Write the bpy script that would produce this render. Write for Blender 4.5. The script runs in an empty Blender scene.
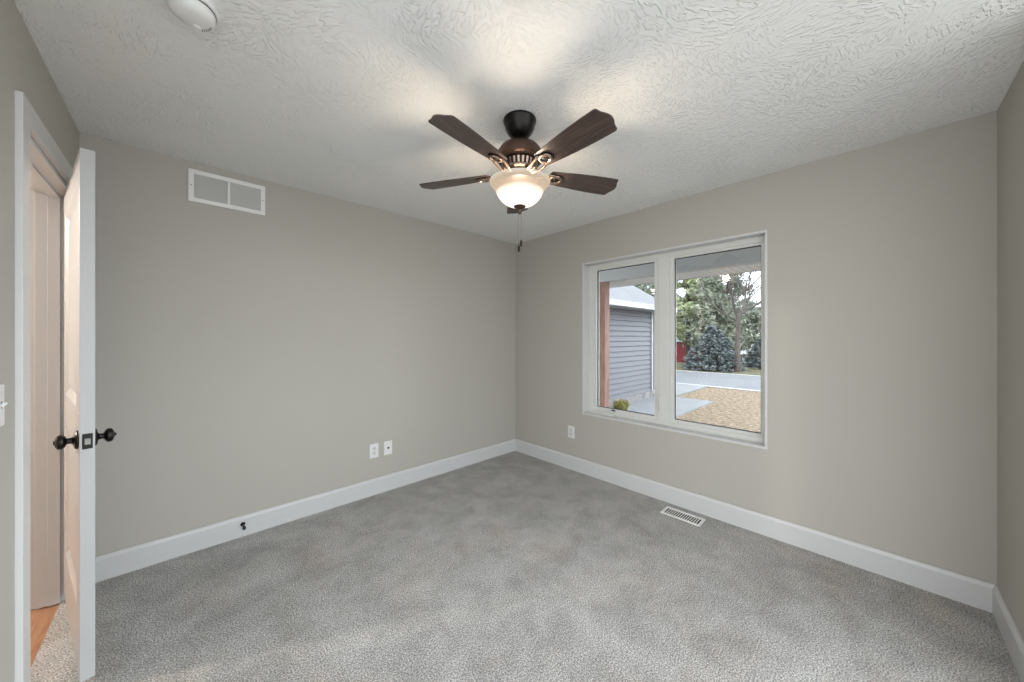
import bpy, bmesh, math, random
from mathutils import Vector, Matrix
PI = math.pi
C = bpy.context.scene.collection
scn = bpy.context.scene

# ------------------------------------------------------------------ camera
CAM = Vector((-2.869, -2.955, 1.342)); YAW = 0.8099
cd = bpy.data.cameras.new('camera'); cam = bpy.data.objects.new('camera', cd); C.objects.link(cam)
cam.location = CAM; cam.rotation_euler = (PI/2, 0, YAW - PI/2)
cd.sensor_width = 36; cd.lens = 347.6/1024*36; cd.shift_y = -4.2/1024; cd.clip_start = 0.02; cd.clip_end = 500
scn.camera = cam

# ------------------------------------------------------------------ world, sun, exposure
w = bpy.data.worlds.new('overcast_sky'); scn.world = w; w.use_nodes = True
nt = w.node_tree; bg = nt.nodes['Background']
tc = nt.nodes.new('ShaderNodeTexCoord'); nz = nt.nodes.new('ShaderNodeTexNoise'); cr = nt.nodes.new('ShaderNodeValToRGB')
nz.inputs['Scale'].default_value = 2.2; nz.inputs['Detail'].default_value = 3
cr.color_ramp.elements[0].position = .35; cr.color_ramp.elements[0].color = (.82, .88, .96, 1)
cr.color_ramp.elements[1].position = .65; cr.color_ramp.elements[1].color = (.97, .985, 1, 1)
nt.links.new(tc.outputs['Generated'], nz.inputs['Vector']); nt.links.new(nz.outputs['Fac'], cr.inputs['Fac'])
nt.links.new(cr.outputs['Color'], bg.inputs['Color']); bg.inputs['Strength'].default_value = 4.0
sd = bpy.data.lights.new('sun', 'SUN'); so = bpy.data.objects.new('sun', sd); C.objects.link(so)
sd.energy = 6.5; sd.angle = math.radians(60); sd.color = (.84, .92, 1)
so.rotation_euler = Vector((-1, .55, -.38)).to_track_quat('-Z', 'Y').to_euler()
so.location = (12, -3, 8)
FAN_WATTS = 15
HALL_WATTS = 170
vs = scn.view_settings
vs.view_transform = 'Standard'; vs.look = 'None'; vs.gamma = 1; vs.use_curve_mapping = False
vs.exposure = 0.0
scn.display_settings.display_device = 'sRGB'

# ------------------------------------------------------------------ helpers
def hexc(r, g, b):
    return tuple(((c/255/12.92) if c/255 <= .04045 else ((c/255+.055)/1.055)**2.4) for c in (r, g, b)) + (1,)
def mat(name, col, rough=.6, metal=0, spec=.5, emit=None, estr=0):
    m = bpy.data.materials.new(name); m.use_nodes = True
    b = m.node_tree.nodes['Principled BSDF']
    b.inputs['Base Color'].default_value = tuple(col[:3])+(1,); b.inputs['Roughness'].default_value = rough
    b.inputs['Metallic'].default_value = metal; b.inputs['Specular IOR Level'].default_value = spec
    if emit: b.inputs['Emission Color'].default_value = tuple(emit[:3])+(1,); b.inputs['Emission Strength'].default_value = estr
    return m
def N(m, t): return m.node_tree.nodes.new(t)
def L(m, a, b): m.node_tree.links.new(a, b)
def noise(m, scale, detail=3, rough=.5, dist=0, vec=None, coord='Object', stretch=None):
    t = N(m, 'ShaderNodeTexCoord'); n = N(m, 'ShaderNodeTexNoise')
    n.inputs['Scale'].default_value = scale; n.inputs['Detail'].default_value = detail
    n.inputs['Roughness'].default_value = rough; n.inputs['Distortion'].default_value = dist
    if stretch:
        mp = N(m, 'ShaderNodeMapping'); mp.inputs['Scale'].default_value = stretch
        L(m, t.outputs[coord], mp.inputs['Vector']); L(m, mp.outputs['Vector'], n.inputs['Vector'])
    else: L(m, t.outputs[coord], n.inputs['Vector'])
    return n
def ramp(m, src, stops):
    r = N(m, 'ShaderNodeValToRGB'); e = r.color_ramp.elements
    while len(e) < len(stops): e.new(.5)
    for i, (p, c) in enumerate(stops): e[i].position = p; e[i].color = tuple(c[:3])+(1,)
    L(m, src, r.inputs['Fac']); return r
def bump(m, src, dist, strength=1, prev=None):
    b = N(m, 'ShaderNodeBump'); b.inputs['Distance'].default_value = dist; b.inputs['Strength'].default_value = strength
    L(m, src, b.inputs['Height'])
    if prev: L(m, prev.outputs['Normal'], b.inputs['Normal'])
    L(m, b.outputs['Normal'], m.node_tree.nodes['Principled BSDF'].inputs['Normal']); return b
def base(m, out): L(m, out, m.node_tree.nodes['Principled BSDF'].inputs['Base Color'])
def mixc(m, fac, a, b, mode='MIX'):
    x = N(m, 'ShaderNodeMix'); x.data_type = 'RGBA'; x.blend_type = mode
    if isinstance(fac, (int, float)): x.inputs[0].default_value = fac
    else: L(m, fac, x.inputs[0])
    for s, v in ((6, a), (7, b)):
        if isinstance(v, tuple): x.inputs[s].default_value = tuple(v[:3])+(1,)
        else: L(m, v, x.inputs[s])
    return x.outputs[2]

def BM(): return bmesh.new()
def bx(bm, x0, x1, y0, y1, z0, z1):
    vs_ = [bm.verts.new(p) for p in ((x0,y0,z0),(x1,y0,z0),(x1,y1,z0),(x0,y1,z0),(x0,y0,z1),(x1,y0,z1),(x1,y1,z1),(x0,y1,z1))]
    for f in ((0,3,2,1),(4,5,6,7),(0,1,5,4),(1,2,6,5),(2,3,7,6),(3,0,4,7)): bm.faces.new([vs_[i] for i in f])
def lathe(bm, prof, seg=48, M=None, cap=False):
    rings = []
    for r, z in prof:
        if r < 1e-6:
            p = Vector((0, 0, z)); rings.append([bm.verts.new(M @ p if M else p)])
        else:
            ring = []
            for i in range(seg):
                a = 2*PI*i/seg; p = Vector((r*math.cos(a), r*math.sin(a), z)); ring.append(bm.verts.new(M @ p if M else p))
            rings.append(ring)
    for A, B in zip(rings, rings[1:]):
        for i in range(seg):
            j = (i+1) % seg
            if len(A) == 1 and len(B) == 1: continue
            if len(A) == 1: bm.faces.new((A[0], B[j], B[i]))
            elif len(B) == 1: bm.faces.new((A[i], A[j], B[0]))
            else: bm.faces.new((A[i], A[j], B[j], B[i]))
    if cap:
        for R_ in (rings[0], rings[-1]):
            if len(R_) > 2: bm.faces.new(R_)
def prism(bm, pts, n):
    """extrude the polygon pts (3-D) by vector n"""
    n = Vector(n); a = [bm.verts.new(p) for p in pts]; b = [bm.verts.new(Vector(p)+n) for p in pts]
    bm.faces.new(a); bm.faces.new(b[::-1])
    k = len(pts)
    for i in range(k): bm.faces.new((a[i], b[i], b[(i+1) % k], a[(i+1) % k]))
def tube(bm, path, rad, seg=10, flat=1.0):
    """tube along path; rad a number or list; flat squashes it in z"""
    P = [Vector(p) for p in path]; rings = []
    for i, p in enumerate(P):
        t = (P[min(i+1, len(P)-1)]-P[max(i-1, 0)]).normalized()
        up = Vector((0, 0, 1)) if abs(t.z) < .95 else Vector((1, 0, 0))
        s = t.cross(up).normalized(); u = s.cross(t).normalized()
        r = rad[i] if isinstance(rad, (list, tuple)) else rad
        rings.append([bm.verts.new(p + s*r*math.cos(2*PI*k/seg) + u*r*flat*math.sin(2*PI*k/seg)) for k in range(seg)])
    for A, B in zip(rings, rings[1:]):
        for k in range(seg): bm.faces.new((A[k], A[(k+1) % seg], B[(k+1) % seg], B[k]))
    bm.faces.new(rings[0]); bm.faces.new(rings[-1][::-1])
def obj(name, bm, m, parent=None, smooth=False, bevel=0, loc=None, rot=None, angle=35):
    bmesh.ops.recalc_face_normals(bm, faces=bm.faces)
    me = bpy.data.meshes.new(name); bm.to_mesh(me); bm.free()
    for mm in (m if isinstance(m, (list, tuple)) else [m]): me.materials.append(mm)
    o = bpy.data.objects.new(name, me); C.objects.link(o)
    if parent: o.parent = parent
    if loc is not None: o.location = loc
    if rot is not None: o.rotation_euler = rot
    if smooth:
        for p in me.polygons: p.use_smooth = True
        try: me.set_sharp_from_angle(angle=math.radians(angle))
        except Exception: pass
    if bevel:
        b = o.modifiers.new('bevel', 'BEVEL'); b.width = bevel; b.segments = 2; b.limit_method = 'ANGLE'
    return o
def tag(o, label=None, cat=None, group=None, kind=None):
    if label: o['label'] = label
    if cat: o['category'] = cat
    if group: o['group'] = group
    if kind: o['kind'] = kind
    return o
def empty(name, loc, label, cat, group=None, rotz=0):
    o = bpy.data.objects.new(name, None); C.objects.link(o); o.location = loc; o.rotation_euler = (0, 0, rotz)
    o.empty_display_size = .05
    return tag(o, label, cat, group)
def struct(name, bm, m, **k):
    return tag(obj(name, bm, m, **k), kind='structure')

# ------------------------------------------------------------------ materials
wall_m = mat('greige_paint', (.43, .412, .368), .75, spec=.3)
n = noise(wall_m, 350, 2); bump(wall_m, n.outputs['Fac'], .0006, .35)
ceil_m = mat('textured_ceiling_paint', (.79, .79, .775), .85, spec=.2)
tcc = N(ceil_m, 'ShaderNodeTexCoord'); wn = noise(ceil_m, 5, 2)
wa = N(ceil_m, 'ShaderNodeMix'); wa.data_type = 'RGBA'; wa.inputs[0].default_value = .12; L(ceil_m, tcc.outputs['Object'], wa.inputs[6]); L(ceil_m, wn.outputs['Color'], wa.inputs[7])
vo = N(ceil_m, 'ShaderNodeTexVoronoi'); vo.inputs['Scale'].default_value = 7; L(ceil_m, wa.outputs[2], vo.inputs['Vector'])
sc_ = N(ceil_m, 'ShaderNodeSeparateColor'); L(ceil_m, vo.outputs['Color'], sc_.inputs[0])
an = N(ceil_m, 'ShaderNodeMath'); an.operation = 'MULTIPLY'; an.inputs[1].default_value = 6.283; L(ceil_m, sc_.outputs[0], an.inputs[0])
vr_ = N(ceil_m, 'ShaderNodeVectorRotate'); vr_.rotation_type = 'Z_AXIS'; L(ceil_m, tcc.outputs['Object'], vr_.inputs['Vector']); L(ceil_m, an.outputs[0], vr_.inputs['Angle'])
mp_ = N(ceil_m, 'ShaderNodeMapping'); mp_.inputs['Scale'].default_value = (88, 30, 30); L(ceil_m, vr_.outputs[0], mp_.inputs['Vector'])
n1 = N(ceil_m, 'ShaderNodeTexNoise'); n1.inputs['Scale'].default_value = 1; n1.inputs['Detail'].default_value = 1.5; n1.inputs['Distortion'].default_value = .5; L(ceil_m, mp_.outputs[0], n1.inputs['Vector'])
r1 = ramp(ceil_m, n1.outputs['Fac'], [(.50, (0, 0, 0)), (.60, (1, 1, 1))])
n2 = noise(ceil_m, 6, 2, .5); r2 = ramp(ceil_m, n2.outputs['Fac'], [(.34, (.4, .4, .4)), (.60, (1, 1, 1))])
mu = N(ceil_m, 'ShaderNodeMath'); mu.operation = 'MULTIPLY'; L(ceil_m, r1.outputs['Color'], mu.inputs[0]); L(ceil_m, r2.outputs['Color'], mu.inputs[1])
b1 = bump(ceil_m, mu.outputs[0], .0029, 1.0)
n3 = noise(ceil_m, 120, 2); bump(ceil_m, n3.outputs['Fac'], .001, .3, b1)
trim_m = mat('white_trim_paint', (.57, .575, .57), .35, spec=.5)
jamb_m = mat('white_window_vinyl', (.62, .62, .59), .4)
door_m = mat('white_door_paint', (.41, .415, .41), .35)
white_m = mat('white_plastic', (.72, .72, .70), .35)
grille_m = mat('white_enamelled_steel', (.76, .76, .74), .4)
dark_m = mat('dark_duct', (.02, .02, .02), .9)
slotgrey_m = mat('grey_louvre_shadow_gap', (.6, .6, .59), .8)
black_m = mat('oil_rubbed_bronze', (.012, .010, .009), .32, .6)
bronze_m = mat('brushed_dark_bronze', (.10, .062, .045), .33, .85)
pewter_m = mat('burnished_bronze_casting', (.30, .22, .17), .3, .9)
n = noise(bronze_m, 40, 3, stretch=(1, 1, 12)); bump(bronze_m, n.outputs['Fac'], .0005, .2)
rubber_m = mat('black_rubber', (.01, .01, .01), .7)

carpet_m = mat('grey_plush_carpet', (.3, .3, .29), .95, spec=.1)
n1 = noise(carpet_m, 165, 2, .7)
r1 = ramp(carpet_m, n1.outputs['Fac'], [(.36, (.20, .20, .20)), (.5, (.45, .447, .435)), (.64, (.80, .79, .76))])
n2 = noise(carpet_m, 4.5, 7, .72, .4)
r2 = ramp(carpet_m, n2.outputs['Fac'], [(.36, (.78, .765, .75)), (.52, (.96, .955, .945)), (.68, (1.12, 1.12, 1.11))])
c1 = mixc(carpet_m, 1.0, r1.outputs['Color'], r2.outputs['Color'], 'MULTIPLY')
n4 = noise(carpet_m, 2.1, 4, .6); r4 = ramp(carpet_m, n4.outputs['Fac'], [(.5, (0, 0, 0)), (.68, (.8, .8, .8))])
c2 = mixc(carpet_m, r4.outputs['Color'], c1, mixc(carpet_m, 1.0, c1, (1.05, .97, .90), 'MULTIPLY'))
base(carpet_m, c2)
b1 = bump(carpet_m, n1.outputs['Fac'], .012, .8)
n5 = noise(carpet_m, 22, 3, .6); bump(carpet_m, n5.outputs['Fac'], .01, .35, b1)

wood_m = mat('oak_floor_boards', (.45, .22, .11), .3)
n = noise(wood_m, 6, 6, .6, 1.2, stretch=(9, .8, 1)); r = ramp(wood_m, n.outputs['Fac'], [(.3, (.25, .11, .055)), (.6, (.37, .20, .11)), (.8, (.29, .14, .075))])
n6 = noise(wood_m, 7.5, 1); r6 = ramp(wood_m, n6.outputs['Fac'], [(.70, (0, 0, 0)), (.78, (1, 1, 1))])
base(wood_m, mixc(wood_m, r6.outputs['Color'], r.outputs['Color'], (.14, .055, .03)))

blade_m = mat('dark_walnut_veneer', (.09, .05, .035), .42)
n = noise(blade_m, 5, 6, .65, .6, stretch=(1.2, 16, 1))
r = ramp(blade_m, n.outputs['Fac'], [(.3, (.018, .011, .009)), (.52, (.055, .033, .026)), (.72, (.11, .072, .056))]); base(blade_m, r.outputs['Color'])
blade_m.node_tree.nodes['Principled BSDF'].inputs['Coat Weight'].default_value = .3
blade_m.node_tree.nodes['Principled BSDF'].inputs['Coat Roughness'].default_value = .3
bladetop_m = blade_m

# frosted bowl: lets much of the bulb light straight through, glows itself
bowl_m = bpy.data.materials.new('frosted_amber_white_glass'); bowl_m.use_nodes = True
t = bowl_m.node_tree; t.nodes.clear()
def nn(x): return t.nodes.new(x)
out = nn('ShaderNodeOutputMaterial'); tr = nn('ShaderNodeBsdfTransparent'); em = nn('ShaderNodeEmission'); gl = nn('ShaderNodeBsdfGlossy')
tr.inputs['Color'].default_value = (1, .95, .88, 1); gl.inputs['Roughness'].default_value = .25
oc = nn('ShaderNodeTexCoord'); sx = nn('ShaderNodeSeparateXYZ'); rp = nn('ShaderNodeValToRGB'); mr = nn('ShaderNodeMapRange')
t.links.new(oc.outputs['Object'], sx.inputs[0]); t.links.new(sx.outputs['Z'], mr.inputs['Value'])
mr.inputs['From Min'].default_value = -.135; mr.inputs['From Max'].default_value = 0
e = rp.color_ramp.elements; e[0].position = 0; e[0].color = (1.0, .93, .82, 1); e[1].position = 1; e[1].color = (.40, .35, .29, 1)
x = e.new(.48); x.color = (1.0, .90, .76, 1); x = e.new(.66); x.color = (.36, .28, .20, 1); x = e.new(.88); x.color = (.33, .26, .19, 1)
t.links.new(mr.outputs[0], rp.inputs['Fac']); t.links.new(rp.outputs['Color'], em.inputs['Color']); em.inputs['Strength'].default_value = 2.0
m1 = nn('ShaderNodeMixShader'); rq = nn('ShaderNodeValToRGB'); q_ = rq.color_ramp.elements; q_[0].position = .50; q_[0].color = (.68, .68, .68, 1); q_[1].position = .66; q_[1].color = (.90, .90, .90, 1)
t.links.new(mr.outputs[0], rq.inputs['Fac']); t.links.new(rq.outputs['Color'], m1.inputs[0]); m2 = nn('ShaderNodeMixShader'); m2.inputs[0].default_value = .06
t.links.new(tr.outputs[0], m1.inputs[1]); t.links.new(em.outputs[0], m1.inputs[2])
t.links.new(m1.outputs[0], m2.inputs[1]); t.links.new(gl.outputs[0], m2.inputs[2]); t.links.new(m2.outputs[0], out.inputs[0])

# clear pane: fresnel mirror over full transparency
glass_m = bpy.data.materials.new('clear_window_glass'); glass_m.use_nodes = True
t = glass_m.node_tree; t.nodes.clear(); out = nn('ShaderNodeOutputMaterial'); tr = nn('ShaderNodeBsdfTransparent'); gl = nn('ShaderNodeBsdfGlossy')
gl.inputs['Roughness'].default_value = 0; tr.inputs['Color'].default_value = (.97, .98, .98, 1)
lw = nn('ShaderNodeFresnel'); lw.inputs['IOR'].default_value = 1.45; m1 = nn('ShaderNodeMixShader')
t.links.new(lw.outputs[0], m1.inputs[0]); t.links.new(tr.outputs[0], m1.inputs[1]); t.links.new(gl.outputs[0], m1.inputs[2]); t.links.new(m1.outputs[0], out.inputs[0])

# ------------------------------------------------------------------ room shell
H = 2.44; Lx = 3.265; W = 3.357
WY0, WY1, WZ0, WZ1 = -2.445, -.950, .580, 2.065          # window opening
DY0, DY1, DZ = -.925, -.085, 2.070                        # door opening
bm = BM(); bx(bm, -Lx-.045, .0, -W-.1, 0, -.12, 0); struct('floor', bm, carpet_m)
bm = BM(); bx(bm, -Lx-.12, .16, -W-.12, .12, H, H+.12); struct('ceiling', bm, ceil_m)
bm = BM(); bx(bm, -Lx-.12, .16, 0, .12, -.1, H); struct('wall_left', bm, wall_m)
bm = BM()                                                 # window wall
bx(bm, 0, .16, WY1, 0, -.1, H); bx(bm, 0, .16, -W-.12, WY0, -.1, H); bx(bm, 0, .16, WY0, WY1, -.1, WZ0); bx(bm, 0, .16, WY0, WY1, WZ1, H)
struct('wall_window', bm, wall_m)
bm = BM(); bx(bm, -.85, 0, -W-.12, -W, -.1, H); struct('wall_right', bm, wall_m)
bm = BM()                                                 # door wall
bx(bm, -Lx-.12, -Lx, DY1, 0, -.1, H); bx(bm, -Lx-.12, -Lx, -2.05, DY0, -.1, H); bx(bm, -Lx-.12, -Lx, DY0, DY1, DZ, H)
struct('wall_door', bm, wall_m)

# baseboards: 135 mm board with a small sloped top
def board(name, p0, p1, n, h=.135, t_=.016):
    """p0,p1 on the wall line, n the inward normal"""
    p0 = Vector(p0).to_3d(); p1 = Vector(p1).to_3d(); n = Vector(n).to_3d()
    prof = [(0, 0), (t_, 0), (t_, h-.018), (t_*.55, h-.004), (t_*.35, h), (0, h)]
    bm = BM(); prism(bm, [p0+n*a+Vector((0, 0, b)) for a, b in prof], p1-p0)
    return struct(name, bm, trim_m)
board('baseboard_left', (-Lx, 0), (0, 0), (0, -1))
board('baseboard_window', (0, 0), (0, -W), (-1, 0))
board('baseboard_right', (0, -W), (-.85, -W), (0, 1))
board('baseboard_door', (-Lx, -1.02), (-Lx, -2.05), (1, 0))

# door frame: casing on the room side, jambs with stop
bm = BM(); ct = .018; cw = .082
bx(bm, -Lx, -Lx+ct, DY0-cw, DY0-.004, 0, DZ+cw); bx(bm, -Lx, -Lx+ct, DY1+.004, -.001, 0, DZ+cw); bx(bm, -Lx, -Lx+ct, DY0-.004, DY1+.004, DZ+.004, DZ+cw)
struct('trim_1', bm, trim_m, bevel=.002)
bm = BM()
bx(bm, -Lx-.125, -Lx, DY1-.018, DY1, 0, DZ); bx(bm, -Lx-.125, -Lx, DY0, DY0+.018, 0, DZ); bx(bm, -Lx-.125, -Lx, DY0+.018, DY1-.018, DZ-.018, DZ)
bx(bm, -Lx-.085, -Lx-.045, DY1-.030, DY1-.018, 0, DZ-.018); bx(bm, -Lx-.085, -Lx-.045, DY0+.018, DY0+.030, 0, DZ-.018); bx(bm, -Lx-.085, -Lx-.045, DY0+.03, DY1-.03, DZ-.030, DZ-.018)
bx(bm, -Lx-.143, -Lx-.125, DY1-.005, DY1+.075, 0, DZ+.08); bx(bm, -Lx-.143, -Lx-.125, DY0-.075, DY0+.005, 0, DZ+.08); bx(bm, -Lx-.143, -Lx-.125, DY0+.005, DY1-.005, DZ-.005, DZ+.08)
struct('trim_2', bm, trim_m, bevel=.0015)

# hallway beyond the door
HX = -5.60
hall_m = mat('cream_hall_paint', (.64, .62, .59), .7)
bm = BM(); bx(bm, HX, -Lx-.045, -1.9, 1.3, -.12, -.004); struct('floor_hall', bm, wood_m)
bm = BM(); bx(bm, HX-.1, HX, -1.9, 1.3, -.1, H); struct('wall_hall_far', bm, hall_m)
bm = BM(); bx(bm, HX, -Lx-.12, 1.3, 1.4, -.1, H); struct('wall_hall_end', bm, hall_m)
bm = BM(); bx(bm, HX, -Lx-.12, -2.0, -1.9, -.1, H); struct('wall_hall_back', bm, hall_m)
bm = BM(); bx(bm, -Lx-.12, -Lx-.06, .12, 1.3, -.1, H); struct('wall_hall_near', bm, hall_m)
bm = BM(); bx(bm, HX-.1, -Lx-.12, -2.0, 1.4, H, H+.1); struct('ceiling_hall', bm, ceil_m)
board('baseboard_hall', (HX, -1.9), (HX, 1.3), (1, 0))

# ------------------------------------------------------------------ door leaf (ajar)
DW, DT, DH = .80, .038, 2.006
door = empty('door_1', (-Lx+.003, DY1-.022, .046), 'white two panel door standing ajar', 'door', rotz=math.radians(11.2))
door['kind'] = 'structure'
# local frame: leaf runs along -Y from the hinge, its thickness along -X (hall side)
def panel_leaf():
    bm = BM(); t0, t1 = -DT, 0
    st = .115; rails = [(0, .24), (.86, 1.02), (DH-.125, DH)]
    bx(bm, t0, t1, -st, 0, 0, DH); bx(bm, t0, t1, -DW, -DW+st, 0, DH)
    for a, b in rails: bx(bm, t0, t1, -DW+st, -st, a, b)
    for a, b in ((.24, .86), (1.02, DH-.125)):
        y0, y1 = -DW+st, -st
        bx(bm, t0+.013, t1-.013, y0, y1, a, b)
        for s, xx, xi in ((0, t0, t0+.013), (1, t1, t1-.013)):      # sloped sticking all round the recess
            d = .028
            o_ = [(y0, a), (y1, a), (y1, b), (y0, b)]; i_ = [(y0+d, a+d), (y1-d, a+d), (y1-d, b-d), (y0+d, b-d)]
            for k in range(4):
                j = (k+1) % 4
                vsq = [bm.verts.new((xx, *o_[k])), bm.verts.new((xx, *o_[j])), bm.verts.new((xi, *i_[j])), bm.verts.new((xi, *i_[k]))]
                bm.faces.new(vsq)
        q = .055                                                    # raised field
        bx(bm, t0+.007, t1-.007, y0+q, y1-q, a+q, b-q)
    return bm
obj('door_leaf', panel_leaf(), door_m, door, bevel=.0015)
def knob(side):
    M = Matrix.Translation((0 if side > 0 else -DT, -DW+.062, .901)) @ Matrix.Rotation(side*PI/2, 4, 'Y')
    bm = BM()
    lathe(bm, [(0, 0), (.036, 0), (.036, .004), (.031, .009), (.018, .011), (.0125, .015), (.0105, .022), (.012, .027), (.020, .030), (.0265, .036), (.0275, .042), (.025, .049), (.016, .054), (.008, .055), (.007, .0575), (0, .058)], 32, M)
    return bm
kb = obj('door_knob', knob(1), black_m, door, smooth=True)
kb2 = obj('door_knob', knob(-1), black_m, door, smooth=True)
bm = BM(); lathe(bm, [(0, .056), (.005, .057), (.005, .060), (0, .061)], 16, Matrix.Translation((0, -DW+.062, .901)) @ Matrix.Rotation(PI/2, 4, 'Y'))
obj('lock_button', bm, black_m, kb, smooth=True)
bm = BM(); yy = -DW
bx(bm, -DT+.006, -.006, yy-.0025, yy+.002, .872, .930)
lp = obj('latch_plate', bm, black_m, door, bevel=.004)
bm = BM(); prism(bm, [(-DT+.012, yy-.0025, .890), (-DT+.026, yy-.0025, .890), (-DT+.026, yy-.012, .890), (-DT+.015, yy-.004, .890)], (0, 0, .022))
obj('latch_bolt', bm, mat('bright_steel', (.55, .55, .53), .35, .7), lp)
for hz in (.2, 1.0, 1.8):
    bm = BM(); lathe(bm, [(0, hz), (.006, hz), (.006, hz+.09), (0, hz+.09)], 12, Matrix.Translation((.004, .004, 0)))
    bx(bm, -.03, 0, .0005, .0025, hz, hz+.09)
    obj('hinge', bm, black_m, door)

# ------------------------------------------------------------------ window
win = bpy.data.objects.new('window_1', None); C.objects.link(win); win['kind'] = 'structure'
win.location = (0, (WY0+WY1)/2, WZ0); wy = (WY0+WY1)/2
def wl(y): return y-wy
def ring(bm, x0, x1, y0, y1, z0, z1, t_):
    """rectangular frame in the window's local space, members t_ = (left, right, bottom, top)"""
    l, r_, b, tp = t_
    bx(bm, x0, x1, y1-l, y1, z0, z1); bx(bm, x0, x1, y0, y0+r_, z0, z1)
    bx(bm, x0, x1, y0+r_, y1-l, z0, z0+b); bx(bm, x0, x1, y0+r_, y1-l, z1-tp, z1)
hh = WZ1-WZ0
bm = BM(); ring(bm, -.004, .10, wl(WY0), wl(WY1), 0, hh, (.015,)*4)
obj('jamb_liner', bm, trim_m, win)
bm = BM()
y0, y1 = wl(WY0)+.015, wl(WY1)-.015
ring(bm, .085, .155, y0, y1, .015, hh-.015, (.040, .022, .036, .040))
my0, my1 = wl(-1.755), wl(-1.665)
bx(bm, .085, .155, my0, my1, .046, hh-.050)
obj('window_frame', bm, jamb_m, win, bevel=.002)
def sash(name, ya, yb, gy0, gy1, fixed):
    bm = BM(); za, zb = .046, hh-.050; gz0, gz1 = .655-WZ0, 1.992-WZ0
    x0 = .094 if not fixed else .098
    ring(bm, x0, .145, wl(ya), wl(yb), za, zb, (yb-gy1, gy0-ya, gz0-za, zb-gz1))
    s = obj(name, bm, jamb_m, win, bevel=.002)
    bm = BM(); ring(bm, .110, .128, wl(gy0), wl(gy1), gz0, gz1, (.004,)*4)
    obj('glazing_gasket', bm, rubber_m, s)
    bm = BM(); bx(bm, .119, .122, wl(gy0), wl(gy1), gz0, gz1); obj('glass_pane', bm, glass_m, s)
    return s
sash('casement_sash', -1.665, WY1-.050, -1.628, -1.050, False)
sash('fixed_sash', WY0+.032, -1.755, -2.390, -1.792, True)
bm = BM(); cy = wl(-1.20)
bx(bm, .052, .088, cy-.062, cy+.062, .014, .040)
prism(bm, [(.050, cy-.055, .040), (.050, cy+.055, .040), (.085, cy+.045, .052), (.085, cy-.045, .052)], (.001, 0, .004))
crk = obj('crank_cover', bm, jamb_m, win, bevel=.004)
bm = BM(); tube(bm, [(.060, cy+.03, .047), (.052, cy, .052), (.050, cy-.045, .050)], [.006, .005, .006], 10); lathe(bm, [(0, 0), (.009, .003), (.009, .015), (0, .018)], 12, Matrix.Translation((.050, cy-.05, .042)))
obj('crank_handle', bm, jamb_m, crk, smooth=True)
bm = BM(); ly = wl(-1.687)
bx(bm, .074, .086, ly-.010, ly+.010, .14, .27); tube(bm, [(.070, ly, .155), (.060, ly, .20), (.058, ly, .25)], [.008, .007, .008], 10)
obj('sash_lock', bm, jamb_m, win, bevel=.002)
bm = BM(); bx(bm, .080, .085, wl(-1.26), wl(-1.225), .060, .070)
obj('operator_track', bm, dark_m, crk)

# ------------------------------------------------------------------ return air grille on the left wall
gx0, gx1, gz0, gz1 = -2.837, -2.443, 2.189, 2.391
g = empty('return_air_grille', ((gx0+gx1)/2, 0, gz0), 'white slatted return air grille high on the left wall', 'vent')
w2 = (gx1-gx0)/2; gh = gz1-gz0
bm = BM(); fr = .026
bx(bm, -w2, w2, -.008, -.0005, 0, fr); bx(bm, -w2, w2, -.008, -.0005, gh-fr, gh)
bx(bm, -w2, -w2+fr, -.008, -.0005, fr, gh-fr); bx(bm, w2-fr, w2, -.008, -.0005, fr, gh-fr); bx(bm, -.007, .007, -.008, -.0005, fr, gh-fr)
obj('grille_frame', bm, grille_m, g, bevel=.002)
bm = BM(); k = 22; st = (gh-2*fr)/k
for a, b in ((-w2+fr, -.007), (.007, w2-fr)):
    for i in range(k):
        z = fr+st*i
        prism(bm, [(a, -.0075, z+.0005), (a, -.0060, z), (a, -.0008, z+st*.86), (a, -.0023, z+st*.86+.0005)], (b-a, 0, 0))
sl = obj('louvre_slats', bm, grille_m, g)
bm = BM(); bx(bm, -w2+fr, w2-fr, -.0006, -.0002, fr, gh-fr); obj('duct_backing', bm, slotgrey_m, g)
for s in (-1, 1):
    bm = BM(); lathe(bm, [(0, 0), (.004, 0), (.003, .0015), (0, .002)], 12, Matrix.Translation((s*(w2-.013), -.008, gh/2)) @ Matrix.Rotation(PI/2, 4, 'X'))
    obj('screw', bm, mat('dull_steel_screw', (.25, .25, .25), .4, .6), g)

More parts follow.
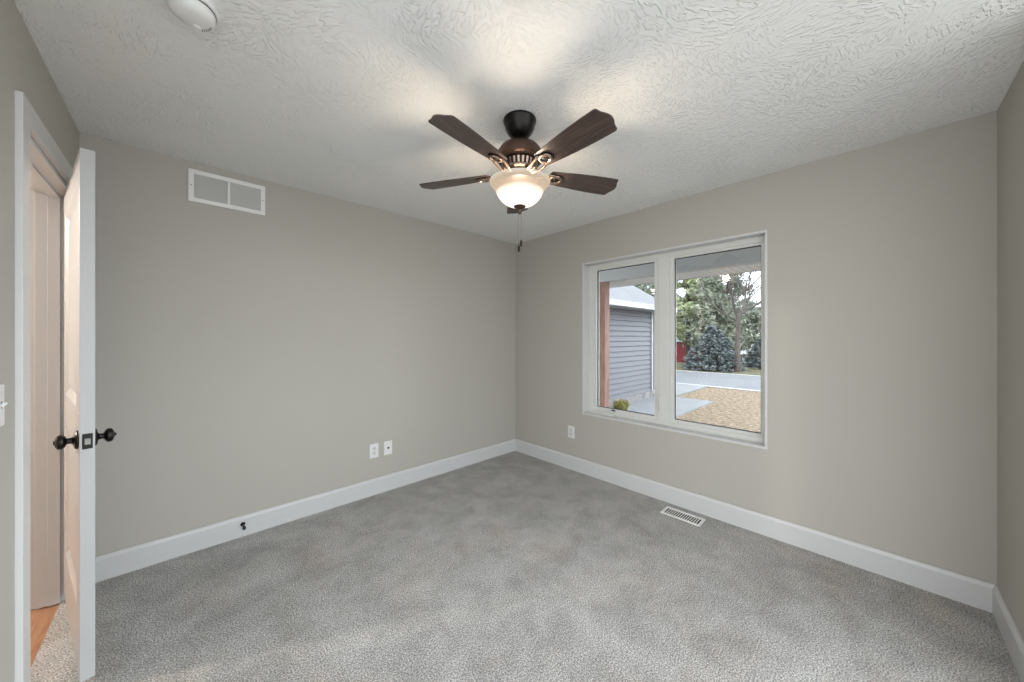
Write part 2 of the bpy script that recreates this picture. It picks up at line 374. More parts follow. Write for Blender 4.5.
# ------------------------------------------------------------------ wall plates
plate_m = mat('white_wall_plate', (.70, .70, .69), .35)
slot_m = mat('dark_slot', (.03, .03, .03), .6)
def plate(bm, w_, h_):
    prism(bm, [(-w_/2, 0, -h_/2), (w_/2, 0, -h_/2), (w_/2, 0, h_/2), (-w_/2, 0, h_/2)], (0, -.0035, 0))
    d = .004
    a = [bm.verts.new(p) for p in ((-w_/2, -.0035, -h_/2), (w_/2, -.0035, -h_/2), (w_/2, -.0035, h_/2), (-w_/2, -.0035, h_/2))]
    b = [bm.verts.new(p) for p in ((-w_/2+d, -.006, -h_/2+d), (w_/2-d, -.006, -h_/2+d), (w_/2-d, -.006, h_/2-d), (-w_/2+d, -.006, h_/2-d))]
    for i in range(4): bm.faces.new((a[i], a[(i+1) % 4], b[(i+1) % 4], b[i]))
    bm.faces.new(b)
def outlet(loc, rotz, label):
    o = empty('electrical_outlet', loc, label, 'outlet', rotz=rotz)
    bm = BM(); plate(bm, .076, .120); obj('cover_plate', bm, plate_m, o)
    for s in (-1, 1):
        bm = BM(); lathe(bm, [(0, 0), (.0165, 0), (.0165, .003), (0, .003)], 24, Matrix.Translation((0, -.006, s*.0195)) @ Matrix.Rotation(PI/2, 4, 'X'))
        r_ = obj('receptacle', bm, mat('outlet_face', (.60, .60, .59), .4), o)
        bm = BM()
        for q in (-.0063, .0063): bx(bm, q-.001, q+.001, -.0094, -.0089, s*.0195, s*.0195+.008)
        lathe(bm, [(0, 0), (.0025, 0), (.0025, .0005), (0, .0005)], 10, Matrix.Translation((0, -.009, s*.0195-.007)) @ Matrix.Rotation(PI/2, 4, 'X'))
        obj('slots', bm, slot_m, r_)
    bm = BM(); lathe(bm, [(0, 0), (.003, 0), (.002, .0012), (0, .0015)], 10, Matrix.Translation((0, -.006, 0)) @ Matrix.Rotation(PI/2, 4, 'X'))
    obj('screw', bm, plate_m, o)
outlet((-1.679, 0, .372), 0, 'white duplex outlet plate on the left wall beside the cable plate')
outlet((0, -.815, .376), -PI/2, 'white duplex outlet plate low on the wall left of the window')
o = empty('cable_wall_plate', (-1.556, 0, .371), 'white cable wall plate with a dark centre jack on the left wall', 'wall plate')
bm = BM(); plate(bm, .072, .118); obj('cover_plate', bm, plate_m, o)
bm = BM(); lathe(bm, [(0, 0), (.009, 0), (.009, .003), (.0055, .003), (.0055, .012), (.003, .012), (0, .010)], 16, Matrix.Translation((0, -.006, 0)) @ Matrix.Rotation(PI/2, 4, 'X'))
obj('coax_jack', bm, mat('dark_jack_metal', (.06, .06, .06), .4, .5), o, smooth=True)
# double toggle switch on the door wall
o = empty('light_switch', (-Lx, -1.190, 1.135), 'white double toggle light switch plate beside the door casing', 'light switch', rotz=PI/2)
bm = BM(); plate(bm, .150, .125); obj('cover_plate', bm, plate_m, o)
for k, (s, up) in enumerate(((-.046, 1), (0, -1), (.046, 1))):
    bm = BM(); bx(bm, s-.006, s+.006, -.0064, -.0058, -.013, .013); obj('toggle_slot', bm, mat('toggle_gap', (.25, .24, .23), .6), o)
    bm = BM(); prism(bm, [(s-.0045, -.005, -.006), (s-.0045, -.005, .006), (s-.0045, -.016, up*.006+.003), (s-.0045, -.016, up*.006-.003)], (.009, 0, 0))
    obj('toggle', bm, plate_m, o, bevel=.001)

# ------------------------------------------------------------------ floor register
o = empty('floor_register', (-.158, -1.953, 0), 'white slotted floor register in the carpet below the window', 'vent')
rw, rl = .066, .139
bm = BM(); bx(bm, -rw, rw, -rl, -rl+.018, .001, .010); bx(bm, -rw, rw, rl-.018, rl, .001, .010)
bx(bm, -rw, -rw+.019, -rl+.018, rl-.018, .001, .010); bx(bm, rw-.019, rw, -rl+.018, rl-.018, .001, .010)
obj('register_frame', bm, grille_m, o, bevel=.003)
bm = BM(); n_ = 15; span = 2*(rl-.018)
for i in range(1, n_): y = -rl+.018+span*i/n_; bx(bm, -rw+.019, rw-.019, y-.0022, y+.0022, .002, .0075)
obj('register_bars', bm, grille_m, o)
bm = BM(); bx(bm, -rw+.022, rw-.022, -rl+.02, rl-.02, .0005, .0018); obj('duct_opening', bm, dark_m, o)

# ------------------------------------------------------------------ door stop
o = empty('door_stop', (-2.568, -.016, .083), 'black door stop screwed to the baseboard of the left wall', 'door stop')
M = Matrix.Rotation(PI/2, 4, 'X')
bm = BM(); lathe(bm, [(0, 0), (.014, 0), (.013, .004), (.006, .010), (.005, .060), (.005, .062)], 20, M); obj('stop_rod', bm, black_m, o, smooth=True)
bm = BM(); lathe(bm, [(.004, .060), (.010, .061), (.0105, .072), (.008, .076), (0, .077)], 20, M); obj('rubber_tip', bm, rubber_m, o, smooth=True)

# ------------------------------------------------------------------ smoke detector
o = empty('smoke_detector', (-2.842, -1.392, H), 'round white smoke detector on the ceiling near the door', 'smoke detector')
bm = BM(); lathe(bm, [(0, 0), (.070, 0), (.070, -.010), (.067, -.013), (.050, -.013)], 56); obj('mounting_base', bm, white_m, o, smooth=True)
bm = BM(); lathe(bm, [(.050, -.013), (.060, -.016), (.060, -.030), (.055, -.038), (.042, -.044), (.028, -.047), (0, -.048)], 56)
bd = obj('sensor_cover', bm, white_m, o, smooth=True)
bm = BM(); lathe(bm, [(.055, -.0125), (.0612, -.0132), (.0612, -.0162), (.055, -.017)], 56); obj('shadow_gap', bm, dark_m, o)
bm = BM(); lathe(bm, [(0, -.040), (.011, -.044), (.011, -.050), (.009, -.052), (0, -.052)], 20, Matrix.Translation((.012, .030, 0))); obj('test_button', bm, white_m, bd, smooth=True)
bm = BM()
for i in range(7):
    a = .2+i*.16; bx(bm, .048*math.cos(a)-.0015, .048*math.cos(a)+.0015, .048*math.sin(a)-.004, .048*math.sin(a)+.004, -.0445, -.041)
obj('sounder_slots', bm, mat('grey_slot', (.3, .3, .3), .6), bd)

# ------------------------------------------------------------------ ceiling fan
FX, FY = -1.6255, -1.706
fan = empty('ceiling_fan', (FX, FY, H), 'five blade dark wood ceiling fan with a glowing glass bowl light', 'ceiling fan')
def z_(z): return z-H
bm = BM(); lathe(bm, [(0, 0), (.082, 0), (.084, -.006), (.083, -.014), (.078, -.020), (.074, -.042), (.065, -.062), (.050, -.080), (.034, -.089), (.022, -.092), (0, -.092)], 48)
obj('canopy', bm, black_m, fan, smooth=True)
bm = BM(); lathe(bm, [(0, -.08), (.020, -.084), (.020, -.094), (.012, -.100), (.012, -.125), (.024, -.127), (.024, -.134), (0, -.134)], 24)
obj('downrod', bm, black_m, fan, smooth=True)
bm = BM(); lathe(bm, [(0, -.122), (.030, -.123), (.068, -.129), (.096, -.143), (.111, -.164), (.117, -.188), (.117, -.203), (.113, -.208), (.104, -.211), (.104, -.217), (.092, -.220), (0, -.222)], 64)
mh = obj('motor_housing', bm, bronze_m, fan, smooth=True)
bm = BM(); lathe(bm, [(.0865, -.2215), (.0880, -.224), (.0800, -.254), (.0780, -.256), (0, -.256)], 64)
vr = obj('vent_ring', bm, black_m, fan, smooth=True)
bm = BM()
for i in range(26):
    a = 2*PI*i/26; M = Matrix.Rotation(a, 4, 'Z')
    pts = [M @ Vector(p) for p in ((.084, -.0055, -.2235), (.084, .0055, -.2235), (.076, .0045, -.256), (.076, -.0045, -.256))]
    prism(bm, pts, M @ Vector((.0085, 0, 0)))
obj('vent_ribs', bm, pewter_m, vr)
bm = BM(); lathe(bm, [(0, -.254), (.088, -.254), (.092, -.258), (.092, -.266), (.084, -.272), (.068, -.276), (.064, -.282), (.062, -.300), (.066, -.304), (.076, -.306), (.076, -.311), (.0, -.311)], 64)
obj('switch_housing', bm, pewter_m, fan, smooth=True)

# blades: local +X outwards, then pitched and turned
ZB = 2.172
R0, R1 = .165, .565
up = [(R0, .046), (.20, .050), (.26, .0565), (.32, .062), (.38, .066), (.44, .0685), (.49, .069), (.516, .0690), (.5235, .064), (.526, .052), (.530, .040), (.538, .026), (.5435, .012), (.5450, 0)]
def outline():
    a = [(R0-.010, 0), (R0-.007, .030)] + up
    a = [(x if x < .17 else R0+(x-R0)*(R1-R0)/.38, y) for x, y in a]
    return a + [(x, -y) for x, y in reversed(a[1:-1])]
def blade_bm():
    bm = BM(); o_ = outline()
    # two skins plus rim; fan of quads about the centre line gives a clean ngon
    top = [bm.verts.new((x, y, .0028)) for x, y in o_]; bot = [bm.verts.new((x, y, -.0028)) for x, y in o_]
    bm.faces.new(top); bm.faces.new(bot[::-1]); k = len(o_)
    for i in range(k): bm.faces.new((top[i], bot[i], bot[(i+1) % k], top[(i+1) % k]))
    return bm
def iron_arm_bm():
    bm = BM()
    for s in (-1, 1):                                    # two curved prongs joined at the ring, like a wishbone
        tube(bm, [(.066, s*.008, -.018), (.090, s*.016, -.026), (.115, s*.024, -.027), (.140, s*.029, -.020), (.165, s*.030, -.012), (.190, s*.026, -.009), (.212, s*.015, -.008)],
             [.009, .0095, .0085, .0075, .0075, .007, .006], 10, .6)
    tube(bm, [(.060, 0, -.012), (.085, 0, -.024), (.105, 0, -.027), (.125, 0, -.022)], [.012, .011, .008, .004], 10, .6)
    return bm
def iron_ring_bm():
    bm = BM(); k = 28; q = 10
    rings = []
    for i in range(k):
        a = 2*PI*i/k; c = Vector((.197+.030*math.cos(a), .026*math.sin(a), -.010)); d = Vector((math.cos(a), math.sin(a), 0))
        rings.append([bm.verts.new(c + d*.007*math.cos(2*PI*j/q) + Vector((0, 0, .005*math.sin(2*PI*j/q)))) for j in range(q)])
    for i in range(k):
        for j in range(q): bm.faces.new((rings[i][j], rings[(i+1) % k][j], rings[(i+1) % k][(j+1) % q], rings[i][(j+1) % q]))
    return bm
def iron_plate_bm():
    bm = BM(); lathe(bm, [(0, -.012), (.012, -.012), (.014, -.008), (.030, -.0075), (.034, -.005), (.034, -.003), (0, -.003)], 28, Matrix.Translation((.202, 0, 0)) @ Matrix.Diagonal((1.15, .98, 1, 1)))
    for x, y in ((.232, 0), (.192, .020), (.192, -.020)): lathe(bm, [(0, -.011), (.0045, -.0105), (.005, -.007), (0, -.007)], 10, Matrix.Translation((x, y, 0)))
    return bm
proto = None
for k in range(5):
    a = math.radians(-43.6+90.5+72*k)
    rot = Matrix.Rotation(a, 4, 'Z') @ Matrix.Rotation(math.radians(-12), 4, 'X')
    if proto is None:
        b = obj('blade', blade_bm(), blade_m, fan)
        br = obj('blade_bracket', iron_arm_bm(), pewter_m, b, smooth=True); rg = obj('bracket_ring', iron_ring_bm(), pewter_m, b, smooth=True); pl = obj('bracket_plate', iron_plate_bm(), black_m, b, smooth=True)
        proto = [b, br, rg, pl]
    else:
        b = proto[0].copy(); C.objects.link(b); b.parent = fan
        for q in proto[1:]:
            c = q.copy(); C.objects.link(c); c.parent = b
    b.matrix_local = Matrix.Translation((0, 0, z_(ZB))) @ rot

# bowl (object space z runs from 0 at the lip down)
bm = BM(); bo = [0, (.1530, .001), (.1525, -.004), (.1480, -.010), (.1400, -.018), (.1310, -.029), (.1240, -.041), (.1165, -.056), (.1070, -.072), (.0940, -.088), (.0760, -.103), (.0540, -.114), (.0310, -.121), (0, -.1245)]
lathe(bm, bo[1:], 72)
bowl = obj('light_bowl', bm, bowl_m, fan, smooth=True, loc=(0, 0, z_(2.124)), angle=80)
bm = BM(); lathe(bm, [(0, -.118), (.030, -.119), (.031, -.123), (.026, -.129), (.016, -.134), (.008, -.139), (.0065, -.147), (.009, -.150), (.0085, -.156), (.004, -.160), (0, -.161)], 32)
obj('finial', bm, bronze_m, bowl, smooth=True)
for k, (cx, cy, z1, r_) in enumerate(((-.005, -.0035, 1.806, .0011), (.007, .006, 1.836, .0011))):
    # chains leave the finial and hang straight down
    dx, dy = cx*math.cos(YAW-PI/2)-cy*math.sin(YAW-PI/2), cx*math.sin(YAW-PI/2)+cy*math.cos(YAW-PI/2)
    bm = BM(); zt = 1.972; n_ = int((zt-z1)/.0042)
    lathe(bm, [(0, z_(zt))]+[(r_*(1.15 if i % 2 else .45), z_(zt)-(zt-z1)*i/(2*n_)) for i in range(2*n_)]+[(0, z_(z1))], 6, Matrix.Translation((dx, dy, 0)))
    ch = obj('pull_chain', bm, pewter_m, fan, smooth=True)
    bm = BM(); lathe(bm, [(0, z_(z1)+.001), (.0035, z_(z1)-.002), (.0058, z_(z1)-.012), (.0062, z_(z1)-.024), (.0045, z_(z1)-.033), (0, z_(z1)-.036)], 14, Matrix.Translation((dx, dy, 0)))
    obj('pull_knob', bm, black_m, ch, smooth=True)
pd = bpy.data.lights.new('bulb_light', 'POINT'); po = bpy.data.objects.new('bulb_light', pd); C.objects.link(po)
pd.energy = FAN_WATTS; pd.color = (1, .82, .64); pd.shadow_soft_size = .04; po.location = (FX, FY, 2.048)

# hall ceiling light: a small glowing drum
hl = empty('hall_ceiling_light', (-5.20, .11, H), 'small white flush ceiling light in the hallway', 'ceiling light')
bm = BM(); lathe(bm, [(0, 0), (.10, 0), (.10, -.02), (0, -.02)], 32); obj('light_base', bm, white_m, hl)
bm = BM(); lathe(bm, [(.09, -.02), (.085, -.05), (.05, -.07), (0, -.075)], 32); obj('light_shade', bm, mat('hall_shade', (.8, .7, .6), .5, emit=(1, .8, .6), estr=4), hl, smooth=True)
hd = bpy.data.lights.new('hall_bulb', 'POINT'); ho = bpy.data.objects.new('hall_bulb', hd); C.objects.link(ho)
hd.energy = HALL_WATTS; hd.color = (1, .90, .82); hd.shadow_soft_size = .05; ho.location = (-5.20, .11, 2.30)

# ------------------------------------------------------------------ outdoors
GZ = -.60
def tmat(name, a, b, scale, rough=.9, detail=5, bd=0, mid=None, K=.36):
    a = tuple(K*v for v in a); b = tuple(K*v for v in b); mid = mid and tuple(K*v for v in mid)
    m = mat(name, a, rough, spec=.15); n = noise(m, scale, detail, .65)
    r = ramp(m, n.outputs['Fac'], [(.34, a), (.66, b)] if mid is None else [(.32, a), (.5, mid), (.68, b)]); base(m, r.outputs['Color'])
    if bd: bump(m, n.outputs['Fac'], bd)
    return m
grass_m = tmat('dormant_tan_lawn', (.20, .13, .07), (.86, .72, .55), 10, bd=.05, mid=(.52, .40, .27))
verge_m = tmat('olive_verge_grass', (.20, .20, .10), (.38, .33, .18), 1.2)
street_m = tmat('grey_asphalt', (.36, .39, .42), (.44, .47, .50), .7)
conc_m = tmat('pale_concrete', (.46, .49, .52), (.58, .60, .62), .9)
curb_m = mat('curb_concrete', (.34, .345, .345), .8)
bm = BM(); bx(bm, .16, 12.0, -14, 30, GZ-.2, GZ); struct('lawn', bm, grass_m)
bounce_m = tmat('pale_bounce_ground', (.30, .295, .28), (.42, .41, .39), 30, K=1.12)
bm = BM(); bx(bm, -30, -5.8, -30, 30, GZ-.2, GZ); bx(bm, -5.8, .16, -30, -3.6, GZ-.2, GZ); struct('bounce_ground', bm, bounce_m)  # unseen pale ground added to bounce daylight in through the open rear walls
bm = BM(); bx(bm, 12.0, 17.6, -20, 60, GZ-.2, GZ+.001); struct('street', bm, street_m)
bm = BM(); bx(bm, 11.85, 12.1, -20, 60, GZ-.1, GZ+.03); bx(bm, 17.55, 17.75, -20, 60, GZ-.1, GZ+.03); struct('curb', bm, curb_m)
bm = BM(); P = [(17.7, GZ), (22, GZ), (36, GZ-.75), (90, GZ-1.2)]
for (xa, za), (xb, zb) in zip(P, P[1:]):
    prism(bm, [(xa, -30, za), (xb, -30, zb), (xb, -30, zb-.2), (xa, -30, za-.2)], (0, 110, 0))
struct('verge', bm, verge_m)
bm = BM(); bx(bm, 1.9, 8.5, .37, 2.0, GZ, GZ+.04)
struct('walkway', bm, conc_m)
bm = BM(); bx(bm, 8.5, 11.9, 1.55, 7.5, GZ, GZ+.035); struct('driveway', bm, conc_m)
# porch: slab, beam, eave soffit
soff_m = mat('vinyl_soffit', (.62, .62, .62), .6)
wv = N(soff_m, 'ShaderNodeTexWave'); wv.wave_profile = 'SAW'; wv.bands_direction = 'Y'; wv.inputs['Scale'].default_value = 1/.13/ (2*PI) * PI ; wv.inputs['Distortion'].default_value = 0
tcn = N(soff_m, 'ShaderNodeTexCoord'); L(soff_m, tcn.outputs['Object'], wv.inputs['Vector'])
rr = ramp(soff_m, wv.outputs['Fac'], [(0, (.10, .10, .10)), (.10, (.56, .55, .54)), (1, (.60, .59, .58))]); base(soff_m, rr.outputs['Color'])
beam_m = mat('painted_porch_beam', (.36, .37, .37), .7)
bm = BM(); bx(bm, .16, 1.95, -5, 1.95, GZ-.1, -.16); struct('porch_floor', bm, conc_m)
bm = BM(); bx(bm, 1.49, 1.63, -6, 1.98, 2.13, 2.50); struct('porch_beam', bm, beam_m)
bm = BM(); bx(bm, .16, 1.49, -6, 1.98, 2.48, 2.54); struct('porch_ceiling', bm, soff_m)
bm = BM(); bx(bm, 1.63, 2.10, -6, 1.98, 2.130, 2.145); struct('eave_soffit', bm, soff_m)
bm = BM(); bx(bm, 2.10, 2.13, -6, 1.98, 2.125, 2.32); struct('eave_fascia', bm, mat('white_fascia', (.4, .4, .4), .6))
bm = BM(); prism(bm, [(.1, -6, 2.95), (2.14, -6, 2.32), (2.14, -6, 2.36), (.1, -6, 2.99)], (0, 7.98, 0)); struct('porch_roof', bm, mat('dark_shingle_edge', (.2, .2, .2), .9))
cedar_m = mat('red_cedar', (.40, .20, .13), .8)
n = noise(cedar_m, 9, 5, .6, .5, stretch=(3, 3, .5)); r = ramp(cedar_m, n.outputs['Fac'], [(.3, (.12, .055, .04)), (.6, (.26, .145, .11)), (.8, (.17, .08, .055))]); base(cedar_m, r.outputs['Color'])
bm = BM(); bx(bm, -.065, .065, -.065, .065, 0, 2.29)
tag(obj('porch_post', bm, cedar_m, bevel=.006, loc=(1.56, -.22, -.16)), 'reddish cedar porch post seen through the left window sash', 'post')

# neighbouring garage wing
GY, GX0, GX1 = 2.0, .6, 7.95
gar = empty('garage', ((GX0+GX1)/2, 4.8, GZ), 'grey sided garage with a stone base outside the left sash', 'garage')
gx = (GX0+GX1)/2
siding_m = mat('grey_lap_siding', (.062, .065, .077), .65)
stone_m = tmat('pale_cut_stone', (.38, .37, .38), (.62, .60, .60), 3, bd=.03)
wt = mat('white_trim_metal', (.30, .31, .325), .5)
shing_m = tmat('grey_asphalt_shingles', (.40, .42, .45), (.54, .56, .60), 6)
bw = N(shing_m, 'ShaderNodeTexWave'); bw.wave_profile = 'SAW'; bw.bands_direction = 'Y'; bw.inputs['Scale'].default_value = 1.1
tcs = N(shing_m, 'ShaderNodeTexCoord'); L(shing_m, tcs.outputs['Object'], bw.inputs['Vector']); bump(shing_m, bw.outputs['Fac'], .05)
bm = BM(); z0 = .23; z1 = 2.83; lap = .145; k = int((z1-z0)/lap)+1
for i in range(k):                                       # lap boards, each tilted out at its foot
    za = z0+i*lap; zb = min(za+lap, z1)
    prism(bm, [(GX0-gx, GY-4.8-.040, za), (GX0-gx, GY-4.8, za), (GX0-gx, GY-4.8, zb), (GX0-gx, GY-4.8-.004, zb)], (GX1-GX0, 0, 0))
    prism(bm, [(GX1-gx+.028, GY-4.8, za), (GX1-gx, GY-4.8, za), (GX1-gx, GY-4.8, zb), (GX1-gx+.004, GY-4.8, zb)], (0, 5.6, 0))
bx(bm, GX0-gx, GX1-gx, GY-4.8, 2.8, 0, z1)
obj('siding', bm, siding_m, gar)
bm = BM(); random.seed(4); x = GX0-gx
while x < GX1-gx:
    w_ = random.uniform(.28, .55); e_ = min(x+w_, GX1-gx+.04)
    bx(bm, x+.008, e_-.008, GY-4.8-.06, GY-4.8-.001, 0, .225); x = e_
    if e_ >= GX1-gx: break
obj('stone_base', bm, stone_m, gar, bevel=.01)
bm = BM(); bx(bm, GX1-gx-.05, GX1-gx+.045, GY-4.8-.05, GY-4.8+.07, .24, z1); obj('corner_board', bm, wt, gar)
ez = 2.26-GZ; ey = 1.6-4.8; ex = 8.75-gx; sl_ = .64
bm = BM(); prism(bm, [(GX0-gx-.4, ey, ez), (GX0-gx-.4, 0, ez+sl_*3.2), (GX0-gx-.4, 3.2, ez), (GX0-gx-.4, 3.2, ez-.06), (GX0-gx-.4, 0, ez+sl_*3.2-.08), (GX0-gx-.4, ey, ez-.06)], (ex-(GX0-gx-.4), 0, 0))
obj('roof', bm, shing_m, gar)
bm = BM(); bx(bm, GX0-gx-.4, ex-.02, ey-.10, ey, ez-.13, ez-.005); bx(bm, GX0-gx-.4, ex-.02, ey-.115, ey-.10, ez-.03, ez+.0); obj('gutter', bm, wt, gar)
bm = BM(); bx(bm, GX0-gx-.4, ex-.05, ey, GY-4.8, ez-.14, ez-.10); obj('soffit', bm, wt, gar)
bm = BM(); bx(bm, GX1-gx, GX1-gx+.05, -2.2, 2.2, .0, 2.3)
obj('garage_door', bm, wt, gar)
bm = BM(); tube(bm, [(GX1-gx+.10, GY-4.8-.06, ez-.12), (GX1-gx+.10, GY-4.8-.06, .3), (GX1-gx+.16, GY-4.8-.14, .12)], .035, 8); obj('downspout', bm, wt, gar)

# yellow-green ornamental clump by the stone base
random.seed(11); bm = BM()
for i in range(260):
    a = random.uniform(0, 2*PI); s_ = random.uniform(.1, .34); h_ = random.uniform(.12, .3); c = Vector((random.uniform(-.16, .16), random.uniform(-.08, .08), 0)); d = Vector((math.cos(a), math.sin(a), 0)); q = Vector((-d.y, d.x, 0))*.008
    m_ = c+d*s_*.5+Vector((0, 0, h_)); t_ = c+d*s_+Vector((0, 0, h_*.75))
    v = [bm.verts.new(p) for p in (c-q, c+q, m_+q, m_-q, t_)]; bm.faces.new((v[0], v[1], v[2], v[3])); bm.faces.new((v[3], v[2], v[4]))
tag(obj('ornamental_grass', bm, tmat('yellow_green_blades', (.42, .40, .10), (.62, .58, .16), 12), loc=(5.2, 1.52, GZ+.04)), 'yellow green ornamental grass clump at the garage stone base', 'plant')

# ---- trees
bark_m = tmat('grey_brown_bark', (.20, .17, .155), (.40, .355, .33), 5, bd=.03)
pbark_m = tmat('dark_pine_bark', (.10, .085, .075), (.22, .19, .17), 5)
def P2(u, D, z=GZ):
    """a ground spot at forward distance D seen at picture column u (used only to work out where things stand)"""
    f = Vector((math.cos(YAW), math.sin(YAW), 0)); r = Vector((math.sin(YAW), -math.cos(YAW), 0))
    p = CAM + f*D + r*((u-512)/347.6*D); return Vector((p.x, p.y, z))
def gz(x):
    if x < 22: return GZ
    if x < 36: return GZ-.75*(x-22)/14
    return GZ-.75-.45*(x-36)/54
def leafs(bm, c, r, n_, size, rnd, droop=0, flat=1):
    for i in range(n_):
        d = Vector((rnd.gauss(0, 1), rnd.gauss(0, 1), rnd.gauss(0, 1)*flat)); d = d.normalized()*r*rnd.random()**.45
        p = c+Vector((d.x, d.y, d.z*flat)); s = size*rnd.uniform(.6, 1.4)
        a = Vector((rnd.gauss(0, 1), rnd.gauss(0, 1), rnd.gauss(0, .7)-droop)).normalized()*s; b = a.orthogonal().normalized()*s*.32
        b.rotate(Matrix.Rotation(rnd.uniform(0, 2*PI), 3, a.normalized()))
        v = [bm.verts.new(q) for q in (p-a*.5, p+b*.5, p+a*.5, p-b*.5)]; bm.faces.new(v)
def branchy(bm, p, d, ln, r, depth, rnd, tips, spread=.55, up_=.25):
    n_ = 4; pts = [p]; q = p.copy(); dd = d.copy()
    for i in range(n_):
        dd = (dd+Vector((rnd.gauss(0, .12), rnd.gauss(0, .12), rnd.gauss(0, .08)+up_*.12))).normalized(); q = q+dd*ln/n_; pts.append(q.copy())
    tube(bm, pts, [r*(1-.45*i/n_) for i in range(n_+1)], 6 if depth > 1 else 4)
    if depth == 0: tips.append(pts[-1]); return
    for k in range(rnd.choice((3, 4)) if depth > 1 else 4):
        i = rnd.randint(1, n_) if k else n_; b = Vector((rnd.gauss(0, 1), rnd.gauss(0, 1), rnd.gauss(0, .6)+up_)).normalized()
        nd = (dd*(1-spread)+b*spread).normalized()
        branchy(bm, pts[i], nd, ln*rnd.uniform(.6, .8), r*.5, depth-1, rnd, tips, spread, up_)
def pine(u, D, h, rad, seed, cols, label, group=None, low=.15, dens=1.0, leaf=.34, name='pine_tree'):
    rnd = random.Random(seed); p = P2(u, D); p.z = gz(p.x)
    t = empty(name, p, label, 'tree', group)
    bm = BM(); tube(bm, [(0, 0, 0), (.05, 0, h*.4), (-.03, .05, h*.75), (0, 0, h*.97)], [.16+h*.008, .13, .08, .02], 8)
    nb = int(46*dens); cl = []
    for i in range(nb):
        f = low+(1-low)*(i+rnd.random())/nb; a = rnd.uniform(0, 2*PI)
        ln = rad*(1-f)**.55*rnd.uniform(.55, 1.05)+.15; z0 = h*f
        e_ = Vector((math.cos(a)*ln, math.sin(a)*ln, z0+ln*rnd.uniform(-.05, .3)))
        tube(bm, [(0, 0, z0), (e_.x*.5, e_.y*.5, (z0+e_.z)/2-.03), e_], [.045, .03, .012], 5)
        for q in (.45, .7, 1): cl.append((Vector((e_.x*q, e_.y*q, z0+(e_.z-z0)*q)), .30+.22*ln*q))
    obj('trunk', bm, pbark_m, t, smooth=True)
    bm = BM()
    for c, r_ in cl: leafs(bm, c, r_, int(52*dens), leaf*1.1, rnd, flat=.8)
    obj('foliage', bm, cols, t)
    return t
pineA = tmat('soft_green_needles', (.26, .31, .24), (.66, .70, .58), 1.8, K=.50, mid=(.46, .52, .39))
pineB = tmat('grey_green_needles', (.26, .31, .25), (.66, .74, .62), 1.8, K=.50, mid=(.46, .50, .44))
pineC = tmat('yellow_green_needles', (.36, .44, .20), (.78, .84, .56), 1.4, K=.62)
spr_m = tmat('blue_black_spruce_needles', (.09, .115, .125), (.42, .48, .48), 3.2, K=.6, mid=(.22, .27, .28))

def spruce(u, D, h, rad, seed, label):
    rnd = random.Random(seed); p = P2(u, D); p.z = gz(p.x); t = empty('spruce_tree', p, label, 'tree')
    bm = BM(); tube(bm, [(0, 0, 0), (0, 0, h)], [.12, .02], 8); obj('trunk', bm, bark_m, t)
    bm = BM(); lv = 13
    for i in range(lv):
        f = i/lv; R_ = rad*(1-f**1.5)**.9+.08; n_ = int(20*(1-f)+8)
        for k in range(n_):
            a = 2*PI*(k+rnd.random()*.8)/n_; ln = R_*rnd.uniform(.75, 1.08); z0 = .22+h*f*.95
            d = Vector((math.cos(a), math.sin(a), 0)); s = Vector((-d.y, d.x, 0))
            for j in range(46):
                q = rnd.uniform(.12, 1)*ln; w_ = (1-q/ln*.75)*.24*rad/1.6+.03
                c = d*q+s*rnd.uniform(-w_, w_)+Vector((0, 0, z0-q*.16+.10*(q/ln)**2+rnd.gauss(0, .05)))
                a_ = (d*.8+s*rnd.gauss(0, .6)+Vector((0, 0, -.25))).normalized()*.17; b_ = a_.cross(Vector((0, 0, 1))).normalized()*.055+Vector((0, 0, rnd.gauss(0, .03)))
                v = [bm.verts.new(x_) for x_ in (c-a_*.5, c+b_, c+a_*.5, c-b_)]; bm.faces.new(v)
    obj('foliage', bm, spr_m, t)
spruce(713.5, 20.5, 2.5, 1.6, 3, 'broad dark blue spruce across the street left of the bare tree')
spruce(761, 21.5, 1.75, .85, 8, 'small dark spruce across the street right of the bare tree')
# bare deciduous tree
rnd = random.Random(21); p = P2(738, 19.2); t = empty('bare_tree', p, 'tall leafless tree with a forked grey trunk across the street', 'tree')
bm = BM(); tips = []
tube(bm, [(0, 0, -.1), (.02, 0, .5), (0, .03, 1.6), (0, 0, 2.6), (.02, 0, 3.5)], [.20, .135, .115, .105, .10], 12)
obj('trunk', bm, bark_m, t, smooth=True)
bm = BM(); rr_ = Vector((math.sin(YAW), -math.cos(YAW), 0))
for s_, l_, up2 in ((-.55, 2.6, .9), (.75, 2.8, .8), (.1, 3.0, 1.1), (1.3, 2.4, .75), (-1.1, 2.2, .8)):
    branchy(bm, Vector((.02, 0, 3.1+rnd.uniform(-.4, .3))), (rr_*s_+Vector((rnd.gauss(0, .2), rnd.gauss(0, .2), up2))).normalized(), l_, .062, 4, rnd, tips, .5, .4)
obj('branches', bm, bark_m, t)
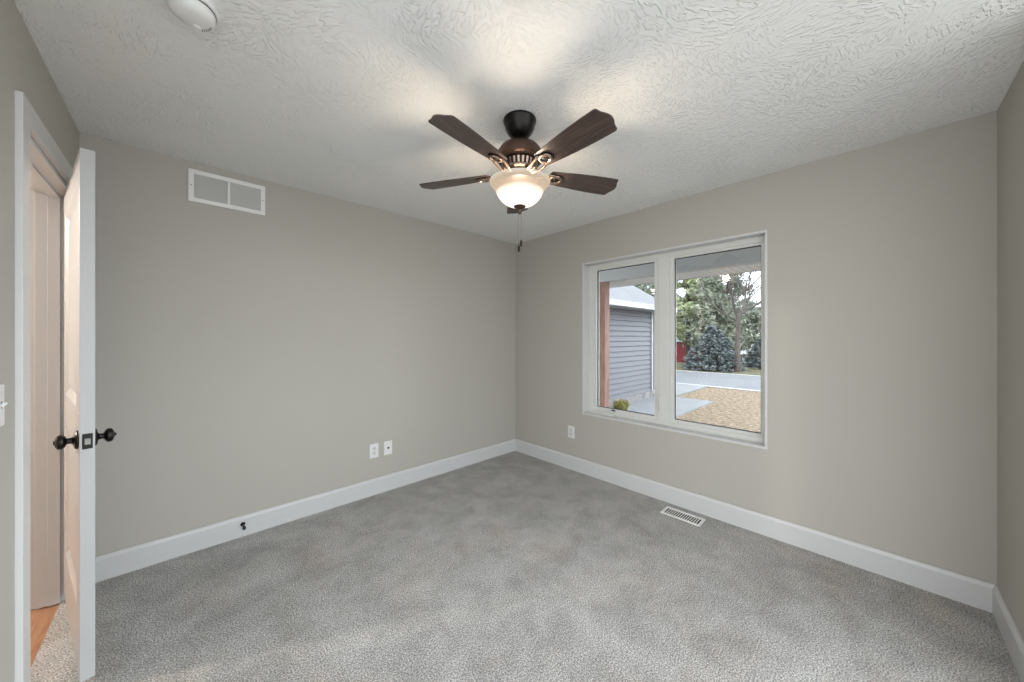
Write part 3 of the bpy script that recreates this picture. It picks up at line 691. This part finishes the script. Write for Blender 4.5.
# pines behind the street
pine(688, 27, 9.5, 2.6, 31, pineC, 'yellow green pine beyond the street at the left of the right sash', dens=1.0, low=.2)
pine(712, 24.5, 6.2, 2.3, 32, pineA, 'soft green pine standing right behind the broad spruce', dens=1.05, low=.2)
pine(728, 31, 9.0, 2.9, 33, pineB, 'grey green pine far behind the bare tree', dens=.9, low=.15)
pine(700, 41, 11.5, 3.2, 34, pineB, 'tallest grey green pine behind the other pines', dens=.9, low=.12)
pine(757, 30, 4.6, 1.7, 35, pineA, 'thin green pine at the right edge of the window view', dens=.6, low=.2)
pine(668, 40, 9.0, 2.8, 36, pineB, 'grey green pine behind the street end of the garage', dens=.9, low=.15)
pine(638, 32, 8.2, 3.0, 37, pineA, 'green pine rising above the garage roof', dens=.9, low=.15)
pine(745, 40, 7.0, 2.6, 38, pineB, 'distant grey pine right of the bare trunk', dens=.6, low=.1)

for k_, (u_, D_, h_, r_) in enumerate(((690, 46, 11, 4.2), (722, 54, 11, 4.6), (752, 66, 9.5, 3.8), (650, 60, 14, 4.6))):
    pine(u_, D_, h_, r_, 60+k_, pineB, ['distant pine behind the barn', 'distant broad pine far behind the spruce', 'distant low pine far behind the pale shed', 'distant pine far behind the garage'][k_], dens=.9, low=.06, leaf=.5)
# red barn and pale shed
def building(name, u, D, w_, d_, h_, rh, wm, rm, label, cat, zbase=None):
    p = P2(u, D); p.z = gz(p.x) if zbase is None else zbase
    b = empty(name, p, label, cat, rotz=YAW-PI/2)
    bm = BM(); bx(bm, -w_/2, w_/2, 0, d_, -.3, h_); obj('wall', bm, wm, b)
    bm = BM(); prism(bm, [(-w_/2-.2, -.25, h_), (-w_/2-.2, d_/2, h_+rh), (-w_/2-.2, d_+.25, h_), (-w_/2-.2, d_+.25, h_-.06), (-w_/2-.2, -.25, h_-.06)], (w_+.4, 0, 0)); obj('roof', bm, rm, b)
    return b
red_m = mat('barn_red_boards', (.24, .03, .04), .8); n = noise(red_m, 8, 3, stretch=(8, 8, .3)); bump(red_m, n.outputs['Fac'], .03)
b = building('barn', 682, 34, 3.3, 3, 2.05, .8, red_m, mat('barn_roof', (.16, .18, .22), .8), 'red barn beyond the street left of the broad spruce', 'barn')
bm = BM(); bx(bm, 1.05, 1.35, -.04, .0, 1.2, 1.75); obj('barn_window', bm, wt, b)
bm = BM()
for x in (-1.45, 1.38): bx(bm, x, x+.08, -.03, 0, 0, 2.0)
bx(bm, -1.5, 1.5, -.03, 0, 1.95, 2.05); obj('barn_trim', bm, mat('barn_trim_dark', (.22, .03, .04), .8), b)
b = building('shed', 750, 34, 3.4, 2.6, 1.05, .35, tmat('pinkish_grey_boards', (.40, .33, .33), (.52, .46, .46), 6), mat('pale_metal_roof', (.38, .40, .42), .5), 'low pale shed with a light roof right of the bare trunk', 'shed')
bm = BM()
for i in range(9): bx(bm, -1.6+i*.4, -1.56+i*.4, -.03, 0, 0, 1.0)
obj('wall_battens', bm, wt, b)
